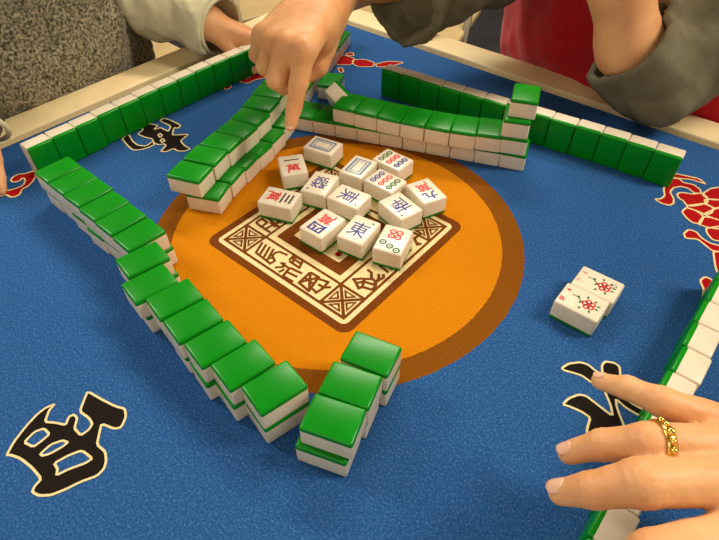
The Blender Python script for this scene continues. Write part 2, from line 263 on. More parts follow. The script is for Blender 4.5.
SEAL = [[(-0.1280, -0.1569), (-0.1113, -0.1957), (-0.0520, -0.1997), (-0.0507, -0.1850), (-0.0647, -0.1787), (-0.0672, -0.1880)],
 [(-0.1140, -0.1559), (-0.0982, -0.1935)],
 [(-0.0995, -0.1559), (-0.0824, -0.1949)],
 [(-0.0856, -0.1556), (-0.0676, -0.1955)],
 [(-0.0692, -0.1781), (-0.0716, -0.1624), (-0.0646, -0.1529), (-0.0401, -0.1485)],
 [(-0.0341, -0.1797), (-0.0240, -0.1762), (-0.0180, -0.1874), (-0.0329, -0.2020)],
 [(-0.0341, -0.1797), (0.0010, -0.1805)],
 [(-0.0127, -0.2073), (-0.0093, -0.1906)],
 [(-0.0232, -0.1598), (-0.0269, -0.1397), (0.0056, -0.1378), (0.0161, -0.1623), (-0.0212, -0.1617)],
 [(-0.0249, -0.1482), (0.0084, -0.1490)],
 [(-0.0202, -0.1392), (-0.0093, -0.1638)],
 [(-0.0020, -0.1775), (0.0368, -0.1726)],
 [(0.0019, -0.1936), (0.0357, -0.1886)],
 [(0.0049, -0.2097), (0.0391, -0.2079)],
 [(-0.0020, -0.1775), (0.0049, -0.2097)],
 [(0.0496, -0.1559), (0.0779, -0.1547), (0.0910, -0.2045), (0.0528, -0.2006), (0.0496, -0.1559)],
 [(0.0514, -0.1578), (0.0884, -0.2002)],
 [(0.0538, -0.1964), (0.0773, -0.1579)],
 [(0.0500, -0.1781), (0.0847, -0.1804)],
 [(0.0830, -0.1585), (0.1071, -0.1517), (0.1116, -0.1729), (0.0933, -0.1732)],
 [(0.1116, -0.1729), (0.1247, -0.1600)],
 [(0.1120, -0.1771), (0.1091, -0.1970), (0.0923, -0.1937)],
 [(0.1546, -0.0544), (0.1698, -0.0569), (0.1830, -0.0730), (0.1989, -0.0730), (0.2071, -0.0860), (0.2079, -0.1016)],
 [(0.1475, -0.1062), (0.1624, -0.0903), (0.1898, -0.0707)],
 [(0.1616, -0.1123), (0.1747, -0.0934), (0.1996, -0.0857), (0.1974, -0.0610), (0.1876, -0.0488)],
 [(0.1796, -0.1221), (0.1832, -0.1093), (0.2079, -0.1016)],
 [(0.1537, -0.1043), (0.1824, -0.1198)],
 [(0.1712, -0.0863), (0.1848, -0.1112)],
 [(0.2004, -0.0719), (0.2042, -0.0498), (0.1963, -0.0416)],
 [(0.1685, -0.0232), (0.1832, -0.0263)],
 [(0.1838, -0.0258), (0.2034, -0.0287)],
 [(0.1863, -0.0118), (0.2033, -0.0150)],
 [(-0.2021, -0.1127), (-0.2012, -0.0911), (-0.1772, -0.0936), (-0.1769, -0.1163), (-0.2021, -0.1127)],
 [(-0.1753, -0.1150), (-0.1407, -0.1167)],
 [(-0.1614, -0.1195), (-0.1570, -0.0832)],
 [(-0.1923, -0.0795), (-0.1390, -0.0846)],
 [(-0.1771, -0.0709), (-0.1470, -0.0683)],
 [(-0.1718, -0.0874), (-0.1444, -0.0907)],
 [(-0.1573, -0.0669), (-0.1484, -0.0925)],
 [(0.1970, 0.0772), (0.1958, 0.0586)],
 [(0.2013, 0.1005), (0.1779, 0.1179), (0.1797, 0.1455)],
 [(0.1897, 0.1075), (0.2063, 0.1114)],
 [(0.1797, 0.1455), (0.1632, 0.1471)]]
def rsq(s, r, n=6):
    q = []
    for cx, cy, a0 in ((s-r, s-r, 0), (-s+r, s-r, 90), (-s+r, -s+r, 180), (s-r, -s+r, 270)):
        for k in range(n+1):
            a = math.radians(a0+90*k/n); q.append((cx+r*math.cos(a), cy+r*math.sin(a)))
    return q
sq = Print()
sq.fill(rsq(.253, .03), (), 'brown', .0001)
sq.fill(rsq(.231, .016), (), 'cream', .0002)
LW = .0075
def lines(L, wd=LW, closed=False, z=.0003):
    for i, l in enumerate(L): sq.line(l, wd, 'brown', z+.00001*i, closed)
for s in (.2145, .1365):
    lines([[(s, s), (-s, s), (-s, -s), (s, -s)]], LW, True)
sq.fill(rsq(.116, .004), (), 'brown', .0003)
sq.fill(rsq(.083, .006), (), 'cream', .0004)
for sx in (-1, 1):
    for sy in (-1, 1):
        c = .1755; h = .039; C = (sx*c, sy*c)
        g = lambda a, b: (C[0]+a*h, C[1]+b*h)
        lines([[g(-1, -1), g(-1, 1), g(1, 1), g(1, -1)]], LW, True, .00035)
        lines([[g(-1, -1), g(1, 1)], [g(-1, 1), g(1, -1)]], LW*1.05, False, .0004)
        for k in range(4):
            a = k*math.pi/2; R = lambda u, v: g(u*math.cos(a)-v*math.sin(a), u*math.sin(a)+v*math.cos(a))
            lines([[R(.34, 0), R(.74, .4), R(.74, -.4)]], LW*.75, True, .00045)
        t = .060
        o = [(sx*t+.009*math.cos(q), sy*t+.009*math.sin(q)) for q in [math.pi*k/6 for k in range(12)]]
        sq.fill(o, (), 'red', .0005)
lines(SEAL, .007, False, .00035)
sq.build('printed_square', mt)

# ------------------------------------------------------------------ mahjong tiles
TW, TL, TD, GB = .0779*U, .1036*U, .0572*U, .0108*U   # width, length, depth, thickness of the green back
def rounded_block(sx, sy, sz, r, seg=3):
    bm = bmesh.new(); bmesh.ops.create_cube(bm, size=1)
    bmesh.ops.transform(bm, matrix=Matrix.Diagonal((sx, sy, sz, 1)), verts=bm.verts)
    bmesh.ops.bevel(bm, geom=bm.edges[:], offset=r, segments=seg, affect='EDGES', profile=.5)
    return bm
def tile_meshes():
    out = []
    for keep in (1, -1):                       # green lies at local z < -TD/2+GB (face up)
        bm = rounded_block(TW*.991, TL*.991, TD, .0018, 4)
        z0 = -TD/2+GB
        bmesh.ops.bisect_plane(bm, geom=bm.verts[:]+bm.edges[:]+bm.faces[:], plane_co=(0, 0, z0), plane_no=(0, 0, 1), clear_inner=keep > 0, clear_outer=keep < 0)
        me = bpy.data.meshes.new('tile_part'); bm.to_mesh(me); bm.free(); out.append(me)
    for me in out: me.polygons.foreach_set('use_smooth', [True]*len(me.polygons))
    out[0].materials.append(M['white']); out[1].materials.append(M['green'])
    return out
ME_W, ME_G = tile_meshes()
def new_tile(base, rot, label, group, name='mahjong_tile'):
    """base: centre of the tile; rot: 3x3 matrix of local x (width), y (length, top of the face up), z (towards the face)"""
    t = bpy.data.objects.new(name, None); COL.objects.link(t); t.empty_display_size = .01
    t.location = base; t.rotation_euler = rot.to_euler()
    tag(t, label, 'mahjong tile', group)
    for nm, me in (('tile_body', ME_W), ('tile_back', ME_G)):
        c = bpy.data.objects.new(nm, me); COL.objects.link(c); c.parent = t
    return t
def R3(deg): return Matrix.Rotation(math.radians(deg), 3, 'Z')
FLIP = Matrix.Rotation(math.pi, 3, 'Y')              # green back up
def flat_tile(x, y, layer, yaw, label, group, down=True):
    """yaw = direction of the tile's length in the table plane; layer 0 lies on the mat"""
    z = TZ+TD*(layer+.5)+.0001+.0001*layer
    rot = R3(yaw-90) @ (FLIP if down else Matrix.Identity(3))
    return new_tile((x*U, y*U, z), rot, label, group)
def stand_tile(x, y, facing, label, group):
    """standing on its short edge, back turned to the middle of the table; facing = direction of the engraved face"""
    rot = R3(facing+90) @ Matrix.Rotation(math.pi/2, 3, 'X')
    return new_tile((x*U, y*U, TZ+TL*.991/2+.0001), rot, label, group)
ORD = ['first', 'second', 'third', 'fourth', 'fifth', 'sixth', 'seventh', 'eighth', 'ninth', 'tenth', 'eleventh', 'twelfth', 'thirteenth', 'fourteenth', 'fifteenth', 'sixteenth', 'seventeenth', 'eighteenth']
rj = lambda a: random.uniform(-a, a)

# left wall, thirteen stacks of two, running from the sweater's row towards the camera
CW = [(-.647-.039, -.391, 90), (-.566-.039, -.392, 90), (-.488-.039, -.393, 91), (-.405-.039, -.397, 91), (-.325-.039, -.400, 90), (-.241-.039, -.404, 88),
      (-.161-.038, -.449, 80), (-.082-.038, -.484, 81), (-.003-.038, -.476, 79), (.077-.038, -.488, 79), (.159-.038, -.496, 79), (.240-.038, -.494, 79), (.324-.038, -.490, 78)]
low = [(0, .004), (.002, .006), (.0, .0), (.004, -.003), (.002, .004), (.0, .006), (.002, .006), (.0, .010), (-.003, .008), (.0, .002), (.003, -.004), (.0, -.003), (0, 0)]
for i, (x, y, a) in enumerate(CW):
    flat_tile(x, y, 1, a+rj(.6), 'upper green-backed tile, %s stack from the sweater end of the left wall' % ORD[i], 'upper tiles of the left wall')
    flat_tile(x+low[i][0], y+low[i][1], 0, a+rj(1), 'lower tile, %s stack from the sweater end of the left wall' % ORD[i], 'lower tiles of the left wall')
# short wall of three stacks nearest to the camera
for i, (x, y, a) in enumerate([(.377, -.313, 15), (.393, -.394, 18.5), (.416, -.469, 20)]):
    flat_tile(x, y, 1, a, 'upper green-backed tile, %s of the short front wall' % ['far end', 'middle', 'near end'][i], 'upper tiles of the short front wall')
    flat_tile(x+[.0, -.003, -.005][i], y+[.0, -.004, -.012][i], 0, a, 'lower tile, %s of the short front wall' % ['far end', 'middle', 'near end'][i], 'lower tiles of the short front wall')
# long diagonal wall under the pointing hand
EW = [(-.384, -.198, 21), (-.414, -.119, 20), (-.436, -.044, 17), (-.456, .031, 14), (-.480, .108, 16), (-.511, .187, 22), (-.545, .260, 24)]
for k in range(8):
    EW.append((-.545-.032*(k+1), .260+.0725*(k+1), 24))
for i, (x, y, a) in enumerate(EW):
    ar = math.radians(a+90); cx = x+math.cos(ar)*.039; cy = y+math.sin(ar)*.039
    flat_tile(cx, cy, 1, a, 'upper green-backed tile, %s from near end of the wall under the pointing hand' % ORD[i], 'upper tiles of the diagonal wall')
    dx, dy = (.034, .022) if i < 7 else (.02, .016)
    flat_tile(cx+dx, cy+dy, 0, a+4 if i == 0 else a+rj(1), 'lower tile, %s from near end of the wall under the pointing hand' % ORD[i], 'lower tiles of the diagonal wall')
# wall in front of the red vest
FA = 21.6
for k in range(10):
    mx, my = -.436+.0727*k, .3135+.0284*k
    ar = math.radians(FA+90); flat_tile(mx+math.cos(ar)*.052, my+math.sin(ar)*.052, 0, FA+90+rj(.8), 'bottom layer tile, %s from fingertip end of wall before the red vest' % ORD[k], 'bottom tiles of the right wall')
FT = [(-.295, .366, 17), (-.220, .386, 17), (-.145, .408, 17), (-.070, .432, 18), (.005, .459, 20), (.078, .490, 24), (.147, .526, 25), (.214, .560, 24)]
for k, (mx, my, a) in enumerate(FT):
    ar = math.radians(a+90); flat_tile(mx+math.cos(ar)*.052, my+math.sin(ar)*.052, 1, a+90, ('second layer tile, %s green top from fingertip end of wall before red vest' % ORD[k]) if k < 7 else 'second tile from the mat in the tall end stack before the red vest', 'second layer tiles of the right wall')
ar = math.radians(115)
flat_tile(.211+math.cos(ar)*.052, .556+math.sin(ar)*.052, 2, 115, 'third tile up in the tall end stack of the right wall', None)
flat_tile(.214+math.cos(ar)*.052, .574+math.sin(ar)*.052, 3, 113, 'topmost green tile of the tall end stack of the right wall', None)
# loose tiles by the pointing hand
flat_tile(-.538, .573, 0, 116, 'single green-backed tile lying flat just right of the pointing hand', None)
LZ = -Vector((-0.45314, 0.53372, -0.71400)); lx = Vector((0.76442, 0.64471, -0.00321)); ly = Vector((-0.45862, 0.54725, 0.70013))
# tilted tile: its short end turned up towards the room, back to the upper right
bk = (lx+ly*.9).normalized(); ln = (Vector((0.45314, -0.53372, 0.71400))*.9+Vector((-.1, 0, .1))).normalized(); ln = (ln-bk*ln.dot(bk)).normalized(); fc = -bk; wx = ln.cross(fc)
rt = Matrix((wx, ln, fc)).transposed()
endc = Vector((-0.12675, 0.14603, 0.79140))
new_tile(endc-ln*TL/2, rt, 'tilted tile leaning on edge behind the left end of the right wall', None)
# standing rows
AX = [-.889, -.891, -.893, -.900, -.900, -.905, -.905, -.906, -.908, -.906, -.903, -.900, -.900]
for k in range(13):
    stand_tile(AX[k], -.356+.0785*k, 180+rj(1), 'standing tile with green back out, %s from the left end before the grey sweater' % ORD[k], 'standing row before the grey sweater')
BY = [.679, .689, .695, .704, .713, .724, .738, .744, .750, .762, .770, .775, .780]
for k in range(13):
    stand_tile(-.352+.0785*k-.003*(k > 6), BY[k]+.0285+.003, 90+6+rj(.8), 'standing tile with green back out, %s from the left end before the red vest' % ORD[k], 'standing row before the red vest')
for k in range(13):
    stand_tile(.867+[.0, .002, .0, .002, .004, -.001][k % 6]+.0012*max(0, k-3), .392-.0789*k, 0+rj(.5), 'standing tile seen from above, %s from the far end of the right-hand row' % ORD[k], 'standing row at the right under the ringed hand')

# ---- face-up tiles with engraved faces
def glyph(ch, size, cx, cy, rz=0, squash=(1, 1), bold=.0):
    c = bpy.data.curves.new('g', 'FONT'); c.body = ch; c.size = 1; c.offset = bold
    c.align_x = 'CENTER'; c.align_y = 'CENTER'
    o = bpy.data.objects.new('g', c); COL.objects.link(o); bpy.context.view_layer.update()
    me = bpy.data.meshes.new_from_object(o.evaluated_get(bpy.context.evaluated_depsgraph_get()))
    bpy.data.objects.remove(o); bpy.data.curves.remove(c)
    v = np.array([q.co[:] for q in me.vertices]); f = [tuple(q.vertices) for q in me.polygons]
    bpy.data.meshes.remove(me)
    mn, mx = v.min(0), v.max(0); v = v-(mn+mx)/2; v = v/(mx-mn)[:2].max()*size
    v[:, 0] *= squash[0]; v[:, 1] *= squash[1]
    ca, sa = math.cos(rz), math.sin(rz)
    return [(q[0]*ca-q[1]*sa+cx, q[0]*sa+q[1]*ca+cy) for q in v], f
class Face:
    def __init__(s): s.v = []; s.f = []; s.m = []; s.k = []
    def slot(s, k):
        if k not in s.k: s.k.append(k)
        return s.k.index(k)
    def add(s, v, f, k, z=0.):
        b = len(s.v); s.v += [(x, y, TD/2+.00006+z) for x, y in v]; s.f += [tuple(i+b for i in q) for q in f]; s.m += [s.slot(k)]*len(f)
    def text(s, ch, size, cx, cy, k, rz=0, squash=(1, 1), bold=.012): s.add(*glyph(ch, size*TW, cx*TW, cy*TW, rz, squash, bold), k)
    def disc(s, cx, cy, r, k, z=0., n=14, r2=None):
        r2 = r2 or r
        s.add([(cx*TW+r*TW*math.cos(2*math.pi*i/n), cy*TW+r2*TW*math.sin(2*math.pi*i/n)) for i in range(n)], [tuple(range(n))], k, z)
    def stroke(s, pts, wd, k, closed=False, z=0.):
        P = [Vector((x*TW, y*TW)) for x, y in pts]; n = len(P); v = []; f = []
        for i in range(n):
            a = P[(i-1) % n] if closed or i else P[i]; b = P[(i+1) % n] if closed or i < n-1 else P[i]
            d = (b-a).normalized(); q = Vector((-d.y, d.x))*wd*TW/2; v += [(P[i]+q)[:], (P[i]-q)[:]]
        for i in range(n if closed else n-1): j = (i+1) % n; f.append((2*i, 2*i+1, 2*j+1, 2*j))
        s.add(v, f, k, z)
    def build(s, t, name='engraving'):
        me = pydata(name, s.v, s.f)
        for k in s.k: me.materials.append(M[k])
        me.polygons.foreach_set('material_index', s.m)
        return link(name, me, None, t, False)
def wan(num):
    F = Face(); F.text(num, .5, 0, .30, 'ink' if num in '一三' else 'blue', squash=(1.15, .9), bold=.03); F.text('萬', .55, 0, -.25, 'pink', bold=.02); return F
def wind(ch):
    F = Face(); F.text(ch, .66, 0, -.02, 'blue', squash=(1, 1.1), bold=.008); F.disc(.30, .46, .045, 'gink'); return F
def frame():
    F = Face()
    for a, b, wd in ((.30, .44, .115), (.18, .32, .055)):
        F.stroke([(-a, -b), (a, -b), (a, b), (-a, b)], wd, 'grey', True)
    for sx in (-1, 1):
        for sy in (-1, 1): F.stroke([(sx*.15, sy*.36), (sx*.21, sy*.28)], .03, 'grey')
    return F
def ring(F, x, y, k, r=.128):
    F.disc(x, y, r, k); F.disc(x, y, r*.5, 'white', .00003); F.disc(x, y, r*.28, k, .00006)
def dots(rows):
    F = Face()
    for y, xs, k in rows:
        for x, dy in xs: ring(F, x, y+dy, k)
    return F
nine = lambda: dots([(.37, [(-.25, .0), (0, 0), (.25, 0)], 'gink'), (0, [(-.25, 0), (0, 0), (.25, 0)], 'pink'), (-.37, [(-.25, 0), (0, 0), (.25, 0)], 'blue')])
seven = lambda: dots([(.36, [(-.27, .12), (0, 0), (.27, -.12)], 'gink'), (-.12, [(-.115, 0), (.115, 0)], 'pink'), (-.35, [(-.115, 0), (.115, 0)], 'pink')])
def petals(F, cx, cy, r, k, k2='white'):
    for i in range(5):
        a = 2*math.pi*i/5+.3; F.disc(cx+r*.62*math.cos(a), cy+r*.62*math.sin(a), r*.5, k)
        F.disc(cx+r*.62*math.cos(a), cy+r*.62*math.sin(a), r*.22, k2, .00003)
    F.disc(cx, cy, r*.3, k, .00006)
def leaf(F, x, y, a, l=.14, k='gink'):
    c, s = math.cos(a), math.sin(a)
    F.add([((x+u*c-v*s)*TW, (y+u*s+v*c)*TW) for u, v in ((0, 0), (l*.5, -l*.28), (l, 0), (l*.5, l*.28))], [(0, 1, 2, 3)], k)
def flower(var):
    F = Face()     # read with local +y towards the little characters
    F.text('春' if var else '夏', .22, -.24, .50, 'pink', bold=.05); F.text('1' if var else '4', .15, .20, .50, 'pink', bold=.05)
    F.stroke([(.08, .34), (.1, .2), (0, .05), (-.02, -.12)], .035, 'gink')
    petals(F, -.02, -.20, .19, 'pink')
    for x, y, a in ((.05, .12, .4), (0, .02, 2.8), (-.2, -.28, 3.6), (.14, -.3, -.4), (-.05, -.38, -1.8), (.05, -.4, -1.2), (.18, -.1, .3), (-.22, -.05, 2.7)): leaf(F, x, y, a)
    if var: F.stroke([(.1, -.42), (.2, -.5), (.28, -.42), (.2, -.36)], .025, 'gink', True)
    return F
FT = [  # x, y, direction of the top of the face, face, label
 (-.262, .098, 144, wan('一'), 'face-up tile with one black stroke over a red character, nearest the diagonal wall'),
 (-.263, .233, 12, frame(), 'face-up tile with an empty blue-grey frame, farthest back of the loose tiles'),
 (-.136, .084, -72, wind('發'), 'face-up tile with a blue character beside the one-stroke tile and first frame'),
 (-.178, -.037, 21, wan('三'), 'face-up tile with black strokes and red character, at the far left of the group'),
 (-.032, .091, 7, wind('東'), 'face-up tile with blue spreading character in the middle of the group'),
 (-.104, .216, 101, frame(), 'face-up tile with an empty blue-grey frame, in the second row of the group'),
 (-.048, .311, 180, nine(), 'face-up tile with nine small circles, green row to the left, farthest right rear'),
 (.000, .213, 0, nine(), 'face-up tile with nine small circles, blue row to the left, behind the blue character'),
 (.118, .249, -23, wan('九'), 'face-up tile with red and blue characters, at the far right of the group'),
 (.102, .150, -14, wind('南'), 'face-up tile with a dense blue character beside the rightmost red and blue tile'),
 (-.011, -.040, -89, wan('四'), 'face-up tile with red character over boxed blue numeral, in the front row'),
 (.079, .002, 100, wind('東'), 'face-up tile with blue tree-like character, middle of the front row'),
 (.171, .029, -72, seven(), 'face-up tile with three green and four red circles, nearest the camera'),
]
for (x, y, a, F, lab) in FT:
    t = flat_tile(x, y, 0, a, lab, 'loose face-up tiles in the middle', down=False); F.build(t)
for (x, y, var, lab) in ((.636, .2155, 1, 'upper of two flower tiles lying together on blue felt, with loose leaf sprig'), (.631, .139, 0, 'lower of two flower tiles lying together on blue felt, nearer the camera')):
    t = flat_tile(x, y, 0, 180+1, lab, 'pair of flower tiles', down=False); flower(var).build(t)

# ------------------------------------------------------------------ figures: implicit surfaces meshed with surface nets
def smin(a, b, k):
    h = np.clip(.5+.5*(b-a)/k, 0, 1); return b*(1-h)+a*h-k*h*(1-h)
def cone(X, a, b, ra, rb, sc=None):
    a = np.array(a, float); b = np.array(b, float)
    if sc is not None:
        sc = np.array(sc, float); X = (X-a)*sc+a; b = a+(b-a)*sc
    d = b-a; t = np.clip(((X-a)@d)/max(d@d, 1e-12), 0, 1)
    r = np.sqrt((((X-a)-t[..., None]*d)**2).sum(-1)); return r-(ra+(rb-ra)*t)
def chain(X, pts, rad, k):
    D = None
    for i in range(len(pts)-1):
        c = cone(X, pts[i], pts[i+1], rad[i], rad[i+1]); D = c if D is None else smin(D, c, k)
    return D
def ell(X, c, r, R=None):
    q = X-np.array(c, float)
    if R is not None: q = q@np.array(R)
    r = np.array(r, float); k0 = np.sqrt(((q/r)**2).sum(-1)); k1 = np.sqrt(((q/r**2)**2).sum(-1)); return k0*(k0-1)/np.maximum(k1, 1e-9)
def nets(fn, lo, hi, h):
    lo = np.array(lo, float); hi = np.array(hi, float); n = np.ceil((hi-lo)/h).astype(int)+1
    ax = [lo[i]+h*np.arange(n[i]) for i in range(3)]
    F = np.empty(tuple(n), np.float32)
    for i0 in range(0, n[0], 24):
        g = np.stack(np.meshgrid(ax[0][i0:i0+24], ax[1], ax[2], indexing='ij'), -1); F[i0:i0+24] = fn(g)
    S = F < 0; cnt = np.zeros(tuple(n-1)); acc = np.zeros(tuple(n-1)+(3,)); 
    cs = [(i, j, k) for i in (0, 1) for j in (0, 1) for k in (0, 1)]
    sl = lambda c: tuple(slice(c[d], n[d]-1+c[d]) for d in range(3))
    for a in cs:
        for d in range(3):
            if a[d]: continue
            b = list(a); b[d] = 1; b = tuple(b)
            fa, fb = F[sl(a)], F[sl(b)]; x = (fa < 0) != (fb < 0); t = np.where(x, fa/np.where(x, fa-fb, 1), 0)
            cnt += x
            for e in range(3): acc[..., e] += np.where(x, a[e]+(t if e == d else 0), 0)
    act = cnt > 0; idx = -np.ones(act.shape, int); idx[act] = np.arange(act.sum())
    I = np.argwhere(act); V = lo+h*(I+acc[act]/cnt[act][:, None]); Q = []
    for d in range(3):
        e, f = (d+1) % 3, (d+2) % 3
        A = S[tuple(slice(0, n[x]-1) if x == d else slice(1, n[x]-1) for x in range(3))]
        B = S[tuple(slice(1, n[x]) if x == d else slice(1, n[x]-1) for x in range(3))]
        P = np.argwhere(A != B); fl = A[tuple(P.T)]
        P[:, e] += 1; P[:, f] += 1
        def at_(de, df): q = P.copy(); q[:, e] -= de; q[:, f] -= df; return idx[tuple(q.T)]
        q = np.stack([at_(1, 1), at_(0, 1), at_(0, 0), at_(1, 0)], 1); q[~fl] = q[~fl][:, ::-1]; Q.append(q)
    Q = np.concatenate(Q); return V, Q[(Q >= 0).all(1)]
def net_mesh(name, fn, lo, hi, h, disp=None, relax=1):
    V, Q = nets(fn, lo, hi, h)
    if relax:
        nb = np.zeros_like(V); ct = np.zeros(len(V))
        E = np.concatenate([Q[:, [i, (i+1) % 4]] for i in range(4)])
        for _ in range(relax):
            nb[:] = 0; ct[:] = 0; np.add.at(nb, E[:, 0], V[E[:, 1]]); np.add.at(nb, E[:, 1], V[E[:, 0]]); np.add.at(ct, E[:, 0], 1); np.add.at(ct, E[:, 1], 1)
            V = V*.5+.5*nb/ct[:, None]
    if disp is not None:
        nr = np.zeros_like(V); fn_ = np.cross(V[Q[:, 2]]-V[Q[:, 0]], V[Q[:, 3]]-V[Q[:, 1]])
        for i in range(4): np.add.at(nr, Q[:, i], fn_)
        nr /= np.linalg.norm(nr, axis=1)[:, None]+1e-12
        V = V+nr*np.array([disp(Vector(p)) for p in V])[:, None]
    return V, Q
def mesh_from(name, parts):
    vs = []; fs = []; b = 0
    for V, Q in parts: vs.append(V); fs.append(Q+b); b += len(V)
    V = np.concatenate(vs); Q = np.concatenate(fs)
    me = bpy.data.meshes.new(name); me.vertices.add(len(V)); me.vertices.foreach_set('co', V.astype(np.float32).ravel())
    me.loops.add(len(Q)*4); me.loops.foreach_set('vertex_index', Q.astype(np.int32).ravel())
    me.polygons.add(len(Q)); me.polygons.foreach_set('loop_start', np.arange(len(Q), dtype=np.int32)*4)
    me.update(calc_edges=True); me.validate(); me.polygons.foreach_set('use_smooth', [True]*len(me.polygons)); return me
def bounds(pts, pad): a = np.array([tuple(p) for p in pts]); return a.min(0)-pad, a.max(0)+pad
def hand_fn(palm, fingers, arm, kw=.007, crease=()):
    """palm: list of cones; fingers: list of (pts, radii); arm: (pts, radii)"""
    def fn(X):
        P = None
        for c in palm:
            q = cone(X, *c); P = q if P is None else smin(P, q, .012)
        P = smin(P, chain(X, arm[0], arm[1], .02), .018)
        D = P
        for pts, rad in fingers: D = np.minimum(D, smin(P, chain(X, pts, rad, .003), kw))
        return D
    return fn
def skin_disp(p): return noise.fractal(p*90, 1, 2, 3)*.0004
def cloth_disp(a, s): return lambda p: noise.fractal(p*s, 1, 2, 4)*a
def nail(parent, pos, fwd, up, wd, ln):
    """curved nail plate, its free edge along fwd"""
    f = Vector(fwd).normalized(); u = Vector(up); u = (u-f*u.dot(f)).normalized(); s = f.cross(u); v = []; q = []
    n, m = 9, 7
    for j in range(m):
        for i in range(n):
            a = (i/(n-1)*2-1); b = j/(m-1)*2-1
            rr = math.sqrt(max(0, 1-abs(b)**3.5*.85)) if b > 0 else math.sqrt(max(0, 1-abs(b)**2.5*.7))
            x = a*wd/2*rr; z = -abs(a*rr)**2*wd*.22 - (b*.5+.5)*.0006
            v.append(Vector(pos)+s*x+f*(b*ln/2)+u*z)
    for j in range(m-1):
        for i in range(n-1): k = j*n+i; q.append((k, k+1, k+n+1, k+n))
    me = pydata('fingernail', v, q); o = link('fingernail', me, M['nail'], parent)
    md = o.modifiers.new('thick', 'SOLIDIFY'); md.thickness = .0006; md.offset = 0
    return o

